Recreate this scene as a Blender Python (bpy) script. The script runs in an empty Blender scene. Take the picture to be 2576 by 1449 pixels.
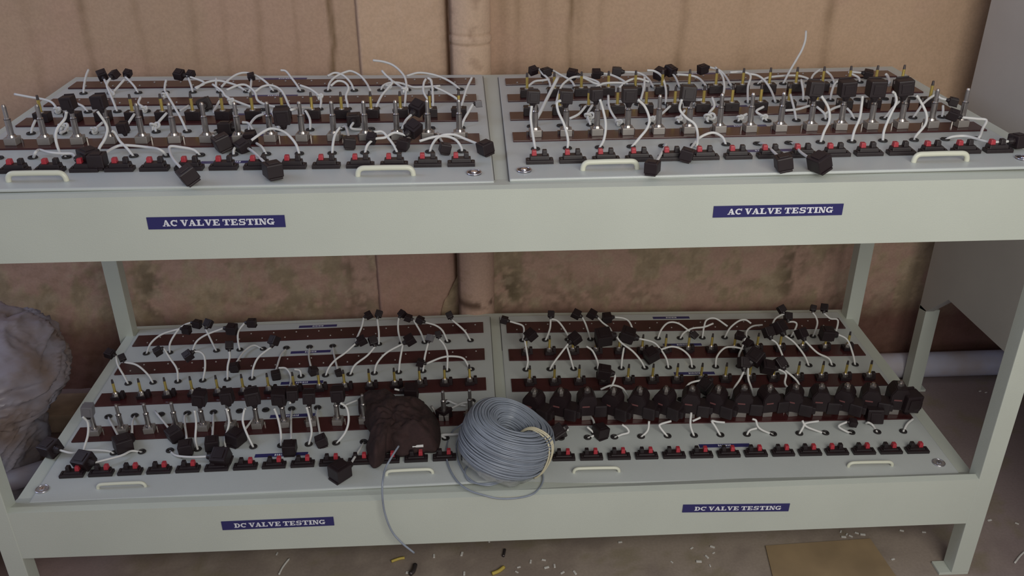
import bpy, bmesh, math, random
import numpy as np
from mathutils import Vector, Matrix, noise, Euler

random.seed(7)
S = bpy.context.scene
COL = S.collection
H = 0.245                                   # height of the lower deck above the floor

# ------------------------------------------------------------------ camera
F_PX, CX, CY = 2238.54, 1288.0, 724.5
CAM = np.array([-0.05079, -1.27214, 1.07334 + H])
PIT, YAW, ROL = 0.4732, 0.04741, -0.0037
def _rot(p, y, r):
    f = np.array([math.sin(y) * math.cos(p), math.cos(y) * math.cos(p), -math.sin(p)])
    rt = np.array([math.cos(y), -math.sin(y), 0.0]); up = np.cross(rt, f)
    c, s = math.cos(r), math.sin(r)
    return np.array([c * rt + s * up, -s * rt + c * up, f])
ROT = _rot(PIT, YAW, ROL)
cam_d = bpy.data.cameras.new('camera'); cam = bpy.data.objects.new('camera', cam_d); COL.objects.link(cam)
cam_d.sensor_width = 36.0; cam_d.lens = F_PX / 2576 * 36.0; cam_d.clip_start = 0.02
cam.matrix_world = Matrix([[ROT[0][i], ROT[1][i], -ROT[2][i], CAM[i]] for i in range(3)] + [[0, 0, 0, 1]])
S.camera = cam

# ------------------------------------------------------------------ light
S.view_settings.view_transform = 'Standard'; S.view_settings.look = 'None'
S.view_settings.gamma = 1.0; S.view_settings.exposure = 0.05; S.view_settings.use_curve_mapping = False
wd = bpy.data.worlds.new('world'); S.world = wd; wd.use_nodes = True
wd.node_tree.nodes['Background'].inputs[0].default_value = (0.70, 0.72, 0.84, 1)
wd.node_tree.nodes['Background'].inputs[1].default_value = 0.37
def area(name, loc, target, sx, sy, power, col):
    d = bpy.data.lights.new(name, 'AREA'); d.shape = 'RECTANGLE'; d.size = sx; d.size_y = sy; d.energy = power; d.color = col
    o = bpy.data.objects.new(name, d); COL.objects.link(o); o.location = loc
    o.rotation_euler = (Vector(target) - Vector(loc)).to_track_quat('-Z', 'Y').to_euler()
    return o
area('daylight_opening', (0.55, -1.50, 1.45), (0.2, 0, 0.65), 1.3, 0.7, 18.5, (1.0, 0.97, 0.87))
area('side_window', (-3.4, 0.2, 2.7), (-0.3, 0.4, 0.6), 1.6, 1.6, 24, (0.60, 0.70, 1.0))

# ------------------------------------------------------------------ pixel to place helpers (photo measured against each surface)
PAN = {  # slope in x, slope in y, turn, rise, deck height, dx, dy of the four lids
    '0L': (0.01213, 0.00038, 0.00424, 0.00351, H, 0, 0),
    '0R': (-0.01672, 0.01454, 0.001, -0.00351, H, 0, 0),
    '1L': (-0.00751, 0.01956, 0.00892, -0.00019, 0.59768 + H, -0.00398, -0.0033),
    '1R': (0.00771, 0.00962, -0.00805, 0.00019, 0.59768 + H, -0.00398, -0.0033)}
def L(p, x, y, z=0.0):
    ax, ay, kw, dz, z0, dx, dy = PAN[p]
    return Vector((x + dx - kw * y, y + dy + kw * x, z0 + ax * x + ay * (y - .3) + dz + z))
def PM(p):                                   # rigid matrix of a lid
    o = L(p, 0, 0); ex = (L(p, 1, 0) - o).normalized(); ey = (L(p, 0, 1) - o); ey = (ey - ex * ey.dot(ex)).normalized(); ez = ex.cross(ey)
    return Matrix([[ex[i], ey[i], ez[i], o[i]] for i in range(3)] + [[0, 0, 0, 1]])
def ray(px, py): return np.array([(px - CX) / F_PX, -(py - CY) / F_PX, 1.0]) @ ROT
def at_y(px, py, Y): d = ray(px, py); return Vector(CAM + d * ((Y - CAM[1]) / d[1]))
def at_z(px, py, Z): d = ray(px, py); return Vector(CAM + d * ((Z - CAM[2]) / d[2]))
def on_deck(p, px, py, h=0.0):               # local x, y where the sight line meets the lid (raised by h)
    ax, ay, kw, dz, z0, dx, dy = PAN[p]; d = ray(px, py); lx, ly = 0.0, .3
    for _ in range(20):
        Z = z0 + dz + ax * lx + ay * (ly - .3) + h; t = (Z - CAM[2]) / d[2]
        X, Y = CAM[0] + t * d[0], CAM[1] + t * d[1]; lx, ly = X - dx + kw * ly, Y - dy - kw * lx
    return lx, ly
def at_ly(p, px, py, ly):                    # point over lid p at local depth ly; returns world point, height over lid
    ax, ay, kw, dz, z0, dx, dy = PAN[p]; Y = ly + dy
    for _ in range(5):
        w = at_y(px, py, Y); lx = w.x - dx + kw * ly; Y = ly + dy + kw * lx
    return w, w.z - L(p, lx, ly).z

# ------------------------------------------------------------------ materials
def mat(name, col, rough=.5, metal=0.0, nz=0.0, nscale=40, bump=0.0, bscale=200, col2=None, spec=.5):
    m = bpy.data.materials.new(name); m.use_nodes = True; nt = m.node_tree; b = nt.nodes['Principled BSDF']
    b.inputs['Roughness'].default_value = rough; b.inputs['Metallic'].default_value = metal; b.inputs['Specular IOR Level'].default_value = spec
    tc = nt.nodes.new('ShaderNodeTexCoord')
    n = nt.nodes.new('ShaderNodeTexNoise'); n.inputs['Scale'].default_value = nscale; n.inputs['Detail'].default_value = 4
    nt.links.new(tc.outputs['Object'], n.inputs['Vector'])
    r = nt.nodes.new('ShaderNodeValToRGB'); c2 = col2 or tuple(c * (1 - nz) for c in col)
    r.color_ramp.elements[0].position = .35; r.color_ramp.elements[1].position = .65
    r.color_ramp.elements[0].color = (*c2, 1); r.color_ramp.elements[1].color = (*col, 1)
    nt.links.new(n.outputs['Fac'], r.inputs['Fac']); nt.links.new(r.outputs['Color'], b.inputs['Base Color'])
    if bump:
        n2 = nt.nodes.new('ShaderNodeTexNoise'); n2.inputs['Scale'].default_value = bscale; nt.links.new(tc.outputs['Object'], n2.inputs['Vector'])
        bp = nt.nodes.new('ShaderNodeBump'); bp.inputs['Strength'].default_value = bump; bp.inputs['Distance'].default_value = .002
        nt.links.new(n2.outputs['Fac'], bp.inputs['Height']); nt.links.new(bp.outputs['Normal'], b.inputs['Normal'])
    return m
CREAM = mat('cream_powder_coat', (0.55, 0.58, 0.515), .38, nz=.05, nscale=6, bump=.12, bscale=500)
CREAM2 = mat('cream_powder_coat_lid', (0.53, 0.555, 0.54), .36, nz=.05, nscale=8, bump=.1, bscale=500)
HANDLE = mat('cream_handle_paint', (0.66, 0.66, 0.54), .35)
MAROON = mat('maroon_bakelite', (0.066, 0.017, 0.018), .22, nz=.3, nscale=12)
BLACK = mat('black_plastic', (0.017, 0.008, 0.010), .5, nz=.2, nscale=60)
BLACK2 = mat('charcoal_plastic', (0.020, 0.012, 0.014), .45, nz=.2, nscale=60)
GREYP = mat('smoke_grey_plastic', (0.16, 0.15, 0.16), .35)
RED = mat('red_plastic', (0.42, 0.035, 0.05), .35)
WIREM = mat('white_pvc', (0.68, 0.67, 0.65), .45)
STEEL = mat('brushed_steel', (0.46, 0.42, 0.40), .25, .9, nz=.15, nscale=90)
STEELB = mat('dull_steel_block', (0.36, 0.33, 0.31), .5, .6)
CHROME = mat('chrome', (0.75, 0.76, 0.85), .12, 1.0)
BRASS = mat('brass', (0.74, 0.56, 0.16), .28, .75)
DARKTIP = mat('dark_steel', (0.13, 0.11, 0.11), .35, .8)
BLUE = mat('blue_vinyl', (0.030, 0.028, 0.13), .35)
LETTER = mat('white_lettering', (0.72, 0.72, 0.78), .4)
GREYW = mat('grey_pvc_wire', (0.27, 0.30, 0.36), .32, nz=.12, nscale=50)
TIE = mat('cream_tie', (0.62, 0.56, 0.40), .5)
CLOTH = mat('dark_brown_cloth', (0.040, 0.018, 0.017), .9, nz=.35, nscale=60, bump=.6, bscale=120)
GUSSET = mat('grey_cabinet_paint', (0.50, 0.48, 0.45), .5, nz=.08, nscale=5, bump=.08, bscale=400)
GROM = mat('black_rubber', (0.02, 0.016, 0.016), .6)
WHITEPIPE = mat('white_pipe_paint', (0.52, 0.56, 0.74), .45, nscale=7, col2=(0.46, 0.41, 0.42))
GAPSHADE = mat('dark_grey_gap_shade', (0.13, 0.125, 0.12), .7)  # painted shade for the gap line beside the lids
SCRAP = mat('white_scrap', (0.62, 0.60, 0.56), .6)
YELS = mat('yellow_scrap', (0.50, 0.38, 0.08), .6)
CARD = mat('ochre_card', (0.34, 0.24, 0.135), .8, nz=.25, nscale=9)

# ------------------------------------------------------------------ mesh helpers
def mesh_obj(name, verts, faces, m, parent=None, smooth=False, mw=None):
    me = bpy.data.meshes.new(name); me.from_pydata([tuple(v) for v in verts], [], faces); me.materials.append(m)
    if smooth: me.polygons.foreach_set('use_smooth', [True] * len(me.polygons))
    o = bpy.data.objects.new(name, me); COL.objects.link(o)
    if parent is not None: o.parent = parent
    if mw is not None: o.matrix_world = mw
    return o
def bm_obj(name, bm, m, parent=None, smooth=False):
    me = bpy.data.meshes.new(name); bmesh.ops.recalc_face_normals(bm, faces=bm.faces[:]); bm.to_mesh(me); bm.free(); me.materials.append(m)
    if smooth: me.polygons.foreach_set('use_smooth', [True] * len(me.polygons))
    o = bpy.data.objects.new(name, me); COL.objects.link(o)
    if parent is not None: o.parent = parent
    return o
def box(bm, x0, x1, y0, y1, z0, z1, bev=0.0, M=None, top=None):
    r = bmesh.ops.create_cube(bm, size=1.0); vs = r['verts']
    for v in vs:
        a, b, c = v.co
        v.co = Vector(((x0 + x1) / 2 + a * (x1 - x0), (y0 + y1) / 2 + b * (y1 - y0), (z0 + z1) / 2 + c * (z1 - z0)))
        if top and c > 0: v.co.x = (x0 + x1) / 2 + a * (x1 - x0) * top[0]; v.co.y = (y0 + y1) / 2 + b * (y1 - y0) * top[1]
    if bev:
        es = list({e for v in vs for e in v.link_edges})
        r2 = bmesh.ops.bevel(bm, geom=es, offset=bev, segments=2, affect='EDGES', profile=.6)
        vs = list({v for f in r2['faces'] for v in f.verts} | {v for v in vs if v.is_valid})
    if M is not None: bmesh.ops.transform(bm, matrix=M, verts=vs)
    return vs
def cyl(bm, x, y, z0, z1, r0, r1=None, seg=14, M=None):
    r1 = r0 if r1 is None else r1
    r = bmesh.ops.create_cone(bm, cap_ends=True, segments=seg, radius1=r0, radius2=r1, depth=z1 - z0, matrix=Matrix.Translation((x, y, (z0 + z1) / 2)))
    if M is not None: bmesh.ops.transform(bm, matrix=M, verts=r['verts'])
    return r['verts']
def smooth_path(P, n=6):
    P = [Vector(p) for p in P]
    if len(P) < 3: 
        return [P[0].lerp(P[-1], t / n) for t in range(n + 1)]
    Q = [P[0] * 2 - P[1]] + P + [P[-1] * 2 - P[-2]]; out = []
    for i in range(1, len(Q) - 2):
        a, b, c, d = Q[i - 1:i + 3]
        for k in range(n):
            t = k / n
            out.append(.5 * ((2 * b) + (c - a) * t + (2 * a - 5 * b + 4 * c - d) * t * t + (3 * b - a - 3 * c + d) * t ** 3))
    out.append(P[-1]); return out
def tube_data(pts, r, sides=7, closed=False, V=None, F=None):
    V = [] if V is None else V; F = [] if F is None else F; base = len(V); n = len(pts)
    up = Vector((0, 0, 1)); prev = None
    for i, p in enumerate(pts):
        a = pts[(i - 1) % n] if closed or i else p; b = pts[(i + 1) % n] if closed or i < n - 1 else p
        t = (b - a); t = t.normalized() if t.length > 1e-9 else Vector((0, 0, 1))
        if prev is None: prev = t.cross(Vector((.3, 1, .2))).normalized()
        u = (prev - t * prev.dot(t)); u = u.normalized() if u.length > 1e-6 else t.orthogonal().normalized(); prev = u; w = t.cross(u)
        for k in range(sides):
            an = 2 * math.pi * k / sides; V.append(p + (u * math.cos(an) + w * math.sin(an)) * r)
    for i in range(n if closed else n - 1):
        for k in range(sides):
            a = base + i * sides + k; b = base + i * sides + (k + 1) % sides; j = (i + 1) % n
            F.append((a, b, base + j * sides + (k + 1) % sides, base + j * sides + k))
    if not closed:
        F.append(tuple(base + k for k in range(sides))[::-1]); F.append(tuple(base + (n - 1) * sides + k for k in range(sides)))
    return V, F
def tag(o, label, cat, group=None, kind=None):
    if label: o['label'] = label
    if cat: o['category'] = cat
    if group: o['group'] = group
    if kind: o['kind'] = kind
    return o
def empty(name, M=None):
    o = bpy.data.objects.new(name, None); o.empty_display_size = .02; COL.objects.link(o)
    if M is not None: o.matrix_world = M
    return o
def dup(src, M):
    c = src.copy(); COL.objects.link(c); c.matrix_world = M
    for ch in src.children:
        d = ch.copy(); COL.objects.link(d); d.parent = c
        for g in ch.children:
            e = g.copy(); COL.objects.link(e); e.parent = d
    return c
ORD = ['first', 'second', 'third', 'fourth', 'fifth', 'sixth', 'seventh', 'eighth', 'ninth', 'tenth', 'eleventh', 'twelfth', 'thirteenth', 'fourteenth', 'last']
PNAME = {'0L': 'lower left board', '0R': 'lower right board', '1L': 'upper left board', '1R': 'upper right board'}
def nth(i): return 'leftmost' if i == 0 else 'rightmost' if i == 14 else ORD[i] + ' from left'

# ------------------------------------------------------------------ the setting: wall, floor
YW = 0.775
def lerp3(a, b, t): return tuple(a[i] + (b[i] - a[i]) * t for i in range(3))
def sm(a, b, x):
    t = min(1, max(0, (x - a) / (b - a))) if a != b else 0; return t * t * (3 - 2 * t)
STREAK = [  # photo x at top, photo x at y=185, width, strength
    (200, 238, .010, .55), (335, 372, .009, .3), (478, 500, .009, .32), (560, 575, .006, .22), (645, 662, .008, .28), (740, 752, .006, .2), (825, 840, .006, 1.0),
    (1440, 1438, .007, .75), (1458, 1455, .012, .25), (1298, 1296, .008, .35), (1372, 1370, .010, .25), (1722, 1700, .011, .55), (1516, 1514, .008, .18), (2096, 2066, .012, .55), (1262, 1262, .012, .3), (1880, 1870, .02, .15), (60, 100, .012, .2)]
STK = []
for xa, xb, w, s in STREAK:
    A = at_y(xa, 0, YW); B = at_y(xb, 185, YW); STK.append((A.x, B.x, A.z, B.z, w, s))
MOLD = [  # photo x, y, radius x, radius z, strength : blotches of damp on the lower wall
    (380, 740, .035, .10, .8), (420, 790, .05, .05, .5), (890, 680, .05, .06, .6), (905, 760, .05, .05, .6), (640, 750, .10, .03, .45), (730, 690, .04, .025, .4), (760, 770, .16, .05, .5),
    (1280, 730, .06, .08, .9), (1300, 690, .05, .06, .6), (1420, 750, .07, .04, .6), (1480, 740, .10, .04, .5), (1590, 740, .12, .04, .5), (1700, 670, .06, .03, .35), (1990, 680, .035, .11, .85), (2080, 640, .03, .03, .5),
    (2100, 760, .05, .05, .6), (2240, 740, .07, .05, .6), (2210, 800, .06, .04, .7), (60, 660, .015, .03, .7), (225, 700, .03, .03, .35), (160, 830, .06, .03, .5), (1190, 772, .05, .012, .8), (700, 655, .03, .012, .5), (1070, 730, .04, .03, .25)]
MLD = []
for x, y, a, b, s in MOLD:
    P = at_y(x, y, YW); MLD.append((P.x, P.z, a, b, s))
def N(x, y, z, oct=4):
    return noise.fractal(Vector((x, y, z)), .6, 2.0, oct)
def wall_col(x, z):
    n = N(x * 3, z * 3, 1.0); n2 = N(x * 14, z * 10, 4.0); n3 = N(x * 45, z * 40, 8.0)
    upc = lerp3((0.53, 0.36, 0.25), (0.60, 0.405, 0.27), sm(-.6, .8, x)); upc = lerp3(upc, (0.55, 0.35, 0.26), sm(-.1, .5, n) * .5)
    loc = lerp3((0.53, 0.34, 0.26), (0.52, 0.39, 0.255), sm(-.3, .4, n2 + n * .6))
    t = sm(.46 + H, .30 + H, z + n * .08); c = lerp3(upc, loc, t)
    s = 0.0
    for xa, xb, za, zb, w, st in STK:
        xc = xb + (xa - xb) * (z - zb) / (za - zb) + .006 * N(z * 6, xa * 9, 0); d = abs(x - xc) / w
        if d < 3: s = max(s, st * math.exp(-d * d) * (.55 + .45 * sm(-.5, .4, N(z * 7, x * 2, 3))) * (1 - t * .7))
    c = lerp3(c, (0.20, 0.12, 0.055), min(.8, s))
    m = 0.0
    for mx, mz, a, b, st in MLD:
        d = math.hypot((x - mx) / a, (z - mz) / b)
        if d < 3: m = max(m, st * math.exp(-d * d * .8) * sm(-.45, .25, n2 + n3 * .8))
    m = max(m, t * .35 * sm(.0, .5, n2 + n3 * .4)); c = lerp3(c, (0.15, 0.11, 0.065), min(.88, m))
    pl = t * sm(.25, .5, N(x * 16, z * 16, 12.0)); c = lerp3(c, (0.52, 0.40, 0.28), pl * .45)
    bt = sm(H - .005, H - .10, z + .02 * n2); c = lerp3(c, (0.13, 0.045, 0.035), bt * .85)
    return c
def attr_mat(name, rough, bump=.3):
    m = mat(name, (1, 1, 1), rough, nz=.10, nscale=180, bump=bump, bscale=60); nt = m.node_tree; b = nt.nodes['Principled BSDF']
    at = nt.nodes.new('ShaderNodeAttribute'); at.attribute_name = 'stain'
    mx = nt.nodes.new('ShaderNodeMix'); mx.data_type = 'RGBA'; mx.blend_type = 'MULTIPLY'; mx.inputs[0].default_value = 1
    src = b.inputs['Base Color'].links[0].from_socket
    nt.links.new(at.outputs['Color'], mx.inputs[6]); nt.links.new(src, mx.inputs[7]); nt.links.new(mx.outputs[2], b.inputs['Base Color'])
    return m
WALLM = attr_mat('stained_plaster', .85); FLOORM = attr_mat('worn_cement', .75, .15)
def grid_obj(name, nx, ny, pos, colf, m, parent=None):
    V = [pos(i / nx, j / ny) for j in range(ny + 1) for i in range(nx + 1)]
    Fc = [(j * (nx + 1) + i, j * (nx + 1) + i + 1, (j + 1) * (nx + 1) + i + 1, (j + 1) * (nx + 1) + i) for j in range(ny) for i in range(nx)]
    o = mesh_obj(name, V, Fc, m, parent, smooth=True); me = o.data
    a = me.color_attributes.new('stain', 'FLOAT_COLOR', 'POINT')
    buf = []
    for v in V: buf += [*colf(v), 1.0]
    a.data.foreach_set('color', buf); return o
def wall_pos(u, v):
    x = -2.0 + u * 4.2; z = v * 1.75
    return Vector((x, YW + .002 * N(x * 5, z * 5, 0) + .003 * N(x * 20, z * 20, 5) * sm(.7, .5, z), z))
w = grid_obj('wall_back', 560, 230, wall_pos, lambda v: wall_col(v.x, v.z), WALLM); tag(w, None, None, kind='structure')
def floor_col(v):
    x, y = v.x, v.y; n = N(x * 4, y * 4, 2); n2 = N(x * 18, y * 18, 6)
    c = lerp3((0.27, 0.215, 0.18), (0.35, 0.285, 0.235), sm(-.4, .5, n + n2 * .5))
    c = lerp3(c, (0.27, 0.205, 0.215), sm(.75, 1.2, x) * .8)
    c = lerp3(c, (0.24, 0.20, 0.12), sm(.2, .5, N(x * 9, y * 9, 22)) * .5)
    return lerp3(c, (0.20, 0.11, 0.095), sm(-.55, -1.0, x) * .7)
fl = grid_obj('floor', 300, 260, lambda u, v: Vector((-2.2 + u * 4.6, -2.4 + v * 3.3, .0)), floor_col, FLOORM); tag(fl, None, None, kind='structure')

# raised plaster pilaster strip beside the down pipe
xl = at_y(896, 60, YW).x; xr = at_y(1128, 60, YW).x; zb = at_y(1040, 790, YW).z
def pil(u, v):
    z = zb - .03 + v * (1.75 - zb); x = xl + u * (xr - xl)
    edge = min(u, 1 - u) * (xr - xl)
    if u > .6 and z < zb + .12: x -= (u - .6) * 2.2 * .05 * sm(zb + .12, zb, z) + .004 * N(z * 30, 0, 0)
    if v < .01: return Vector((x, YW, z))
    return Vector((x, YW - .016 * sm(0, .008, edge) + .0015 * N(x * 30, z * 30, 0), z))
def pil_col(v):
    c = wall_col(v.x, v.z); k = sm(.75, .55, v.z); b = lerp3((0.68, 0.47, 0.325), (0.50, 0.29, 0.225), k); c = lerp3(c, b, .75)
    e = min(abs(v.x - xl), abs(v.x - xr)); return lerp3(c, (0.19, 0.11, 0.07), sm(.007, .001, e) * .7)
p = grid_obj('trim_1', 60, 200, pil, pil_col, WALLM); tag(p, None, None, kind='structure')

# down pipe on the wall, painted over with the wall
PXC = -.046; PR = .0455
def pipe_col(v):
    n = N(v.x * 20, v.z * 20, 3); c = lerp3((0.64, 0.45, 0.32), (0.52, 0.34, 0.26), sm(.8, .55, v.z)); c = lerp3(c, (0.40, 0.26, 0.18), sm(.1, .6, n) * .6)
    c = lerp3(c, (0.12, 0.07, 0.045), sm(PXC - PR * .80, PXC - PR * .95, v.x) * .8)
    zz = at_y(1190, 770, YW - .09).z; return lerp3(c, (0.10, 0.05, 0.03), sm(.02, .0, abs(v.z - zz)) * sm(-.3, .2, n) * .9)
JZ1 = at_y(1190, 92, YW - .08).z; JZ0 = at_y(1190, 116, YW - .08).z
def pipe_pos(u, v):
    z = .0 + v * 1.75; a = u * 2 * math.pi; r = PR
    if JZ0 < z < JZ1: r = PR + .0015
    if abs(z - JZ0) < .003 or abs(z - JZ1) < .003: r = PR - .002
    r += .0006 * N(math.cos(a) * 2, z * 12, math.sin(a) * 2)
    return Vector((PXC + r * math.cos(a), YW - .045 + r * math.sin(a), z))
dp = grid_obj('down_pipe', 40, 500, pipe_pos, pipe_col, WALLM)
tag(dp, 'peach painted vertical drain pipe running down the wall', 'pipe')
V, Fc = tube_data([Vector((x, YW - .06, .036)) for x in np.linspace(-.04, 2.2, 40)], .034, 18)
fp = mesh_obj('floor_pipe', V, Fc, WHITEPIPE, smooth=True); tag(fp, 'bluish white pipe lying along the foot of the wall', 'pipe')
# cement ledge at the foot of the wall, left behind the sack
bm = bmesh.new(); box(bm, -2.0, -.60, YW - .20, YW - .095, 0, .05, .006)
lg = bm_obj('ledge', bm, mat('ledge_cement', (0.42, 0.30, 0.21), .9, nz=.4, nscale=14)); lg.name = 'trim_2'; tag(lg, None, None, kind='structure')

# ------------------------------------------------------------------ bench
bench = empty('test_bench', Matrix.Translation((0, 0, 0)))
tag(bench, 'long cream steel bench with two decks carrying four valve testing panels', 'bench')
ZT = {0: H - .003, 1: H + .5925}; ZB = {0: H - .112, 1: H + .4855}
for lev, nm in ((1, 'upper_tray'), (0, 'lower_tray')):
    pl, pr = '%dL' % lev, '%dR' % lev; V = []; Fc = []
    xs = [-.899, -.45, 0, .45, .899]; ys = [0, .012, .05, .35, .64, .69]
    for y in ys:
        for x in xs:
            zz = (L(pl, x, y).z + L(pr, x, y).z) / 2 if x == 0 else L(pl if x < 0 else pr, x, y).z
            zz -= .006
            k = sm(.05, .012, y); zz = zz * (1 - k) + ZT[lev] * k
            if y == 0: zz -= .002
            V.append(Vector((x, y + (.0015 if y == .012 else 0) - .0, zz)))
    nx = len(xs); ny = len(ys)
    for j in range(ny - 1):
        for i in range(nx - 1): Fc.append((j * nx + i, j * nx + i + 1, (j + 1) * nx + i + 1, (j + 1) * nx + i))
    top = len(V); ring = [i for i in range(nx)] + [j * nx + nx - 1 for j in range(1, ny)] + [(ny - 1) * nx + i for i in range(nx - 2, -1, -1)] + [j * nx for j in range(ny - 2, 0, -1)]
    for r in ring: V.append(Vector((V[r].x, V[r].y, ZB[lev])))
    for k in range(len(ring)):
        k2 = (k + 1) % len(ring); Fc.append((ring[k], top + k, top + k2, ring[k2]))
    Fc.append(tuple(top + k for k in range(len(ring)))[::-1])
    mesh_obj(nm, V, Fc, CREAM, bench)
LEGX = (.8815, .9165)
for sx in (-1, 1):
    for (y0, y1) in ((.0, .033), (.642, .675)):
        bm = bmesh.new(); x0, x1 = sorted((sx * LEGX[0], sx * LEGX[1]))
        ztop = ZT[1] - .001 if y0 == 0 else ZT[1] - .004
        if sx < 0 and y0 == 0: x0, x1 = -.928, -.893
        box(bm, x0, x1, y0 - (.0006 if y0 == 0 else 0), y1, .006, ztop, .0015)
        lg = bm_obj('leg', bm, CREAM, bench)
        bm = bmesh.new(); box(bm, x0 - (.024 if sx > 0 else 0), x1 + (0 if sx > 0 else .024), y0, y1, 0, .006, .001)
        bm_obj('foot_plate', bm, CREAM, lg)

# slab serif lettering as flat geometry
def glyphs():
    T, t = .30, .17                                    # heavy stem, thin bar
    def R(x0, y0, x1, y1): return [(x0, y0), (x1, y0), (x1, y1), (x0, y1)]
    G = {}
    def arc(a0, a1, n=18, cx=.5, cy=.5, ro=(.5, .5), ri=(.24, .30)):
        out = []
        for k in range(n):
            p, q_ = a0 + (a1 - a0) * k / n, a0 + (a1 - a0) * (k + 1) / n; c = lambda a, r: (cx + r[0] * math.cos(a), cy + r[1] * math.sin(a))
            out.append([c(p, ri), c(p, ro), c(q_, ro), c(q_, ri)])
        return out
    d = math.radians
    G['A'] = [[(.10, .1), (.24, .1), (.52, .85), (.40, 1)], [(.40, 1), (.60, 1), (.92, .1), (.60, .1)], R(.25, .28, .70, .42), R(-.02, 0, .34, .14), R(.50, 0, 1.02, .14)]
    G['V'] = [[(.40, 0), (.60, 0), (.40, .9), (.08, .9)], [(.44, .1), (.60, 0), (.90, .9), (.74, .9)], R(-.02, .86, .48, 1), R(.64, .86, 1.02, 1)]
    G['L'] = [R(.14, 0, .44, 1), R(0, .86, .60, 1), R(0, 0, .95, .15), R(.80, 0, .95, .36)]
    G['E'] = [R(.14, 0, .44, 1), R(0, .85, .92, 1), R(0, 0, .95, .15), R(.80, 0, .95, .34), R(.78, .68, .92, 1), R(.3, .43, .68, .57), R(.60, .32, .70, .68)]
    G['T'] = [R(.36, 0, .66, 1), R(.02, .85, 1, 1), R(.02, .62, .15, 1), R(.87, .62, 1, 1), R(.20, 0, .82, .14)]
    G['I'] = [R(.12, 0, .44, 1), R(0, .86, .56, 1), R(0, 0, .56, .14)]
    G['N'] = [R(.10, 0, .26, 1), R(.78, 0, .92, 1), [(.10, 1), (.40, 1), (.92, 0), (.64, 0)], R(-.02, .86, .34, 1), R(-.04, 0, .38, .14), R(.66, .86, 1.04, 1)]
    G['D'] = [R(.12, 0, .42, 1), R(0, .86, .5, 1), R(0, 0, .5, .14)] + arc(d(-90), d(90), cx=.45, ro=(.53, .5), ri=(.25, .35))
    G['C'] = arc(d(45), d(315)) + [R(.80, .60, .94, 1)]
    G['G'] = arc(d(45), d(330)) + [R(.80, .64, .92, 1), R(.68, 0, .92, .46), R(.54, .34, 1.04, .47)]
    G['S'] = [R(.06, .60, .34, .88), R(.2, .82, .86, 1), R(.2, .40, .84, .60), R(.66, .14, .94, .44), R(.16, 0, .8, .17), R(.82, .66, .94, 1), R(.05, 0, .17, .36)]
    return G
GL = glyphs(); GW = {'I': .56, ' ': .36}
def lettering(text, h, wscale):
    V, Fc = [], []; x = 0
    for k, ch in enumerate(text):
        if ch == ' ': x += .30 * wscale; continue
        for q_ in GL[ch]:
            b = len(V); V += [Vector(((x + a * wscale) * h, b_ * h, 0.00001 * (len(V) % 7))) for a, b_ in q_]; Fc.append(tuple(range(b, b + 4)))
        x += (GW.get(ch, 1.0) + .07) * wscale
    return V, Fc, x * h
def plate(name, text, corners, label):
    a, b, c, d = [at_y(px, py, 0) for px, py in corners]      # TL, BL, TR, BR
    x0, x1 = (a.x + b.x) / 2, (c.x + d.x) / 2; hh = ((a.z - b.z) + (c.z - d.z)) / 2
    ang = math.atan2(((c.z + d.z) - (a.z + b.z)) / 2, x1 - x0); zc = (a.z + b.z) / 2
    M = Matrix.Translation((x0, -.0008, zc)) @ Matrix.Rotation(-ang, 4, 'Y')
    bm = bmesh.new(); W = x1 - x0; box(bm, 0, W, -.0006, .0006, -hh / 2, hh / 2)
    o = bm_obj(name, bm, BLUE); o.matrix_world = M; tag(o, label, 'sign', 'name plates on the bench aprons')
    V, Fc, tw = lettering(text, hh * .52, 1.0); s = W * .815 / tw
    V = [Vector((W * .11 + v.x * s, -.0012 - v.z, v.y - hh * .25)) for v in V]
    l = mesh_obj('lettering', V, Fc, LETTER, o); l['label'] = 'white slab serif lettering'
plate('name_plate', 'AC VALVE TESTING', ((369, 546), (374, 577), (716, 541), (719, 570)), 'blue AC VALVE TESTING plate left of centre on the upper apron')
plate('name_plate', 'AC VALVE TESTING', ((1796, 518), (1792, 547), (2122, 512), (2117, 540)), 'blue AC VALVE TESTING plate right of centre on the upper apron')
plate('name_plate', 'DC VALVE TESTING', ((557, 1311), (560, 1333), (839, 1300), (841, 1320)), 'blue DC VALVE TESTING plate left of centre on the lower apron')
plate('name_plate', 'DC VALVE TESTING', ((1718, 1269), (1716, 1288), (1987, 1266), (1983, 1285)), 'blue DC VALVE TESTING plate right of centre on the lower apron')

# ------------------------------------------------------------------ panels (hinged lids) with strips, grommets, handles, locks
ROWY = {'A': .54809, 'B': .421, 'C': .29591, 'D': .1703}
STRY = [(.583, .632), (.459, .507), (.335, .383), (.211, .259)]
def lx(p, i): return .06063 + .054 * i if p[1] == 'R' else -.06063 - .054 * (14 - i)
def sx_(p, i): return lx(p, i) * 1.0 + (.0035 if p[1] == 'R' else -.0035)
def grommet_mesh():
    V, Fc = [], []
    V, Fc = tube_data([Vector((math.cos(a) * .0060, math.sin(a) * .0060, .0012)) for a in np.linspace(0, 2 * math.pi, 17)[:-1]], .0020, 6, True)
    b = len(V); V += [Vector((math.cos(a) * .0055, math.sin(a) * .0055, .0004)) for a in np.linspace(0, 2 * math.pi, 17)[:-1]]; Fc.append(tuple(range(b, b + 16)))
    o = mesh_obj('grommet', V, Fc, GROM, smooth=False); me = o.data; bpy.data.objects.remove(o); return me
GROMME = grommet_mesh()
bm = bmesh.new(); cyl(bm, 0, 0, 0, .0016, .0022, .0014, 10); SCREW = bpy.data.meshes.new('screw'); bm.to_mesh(SCREW); bm.free(); SCREW.materials.append(STEELB)
panels = {}
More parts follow.
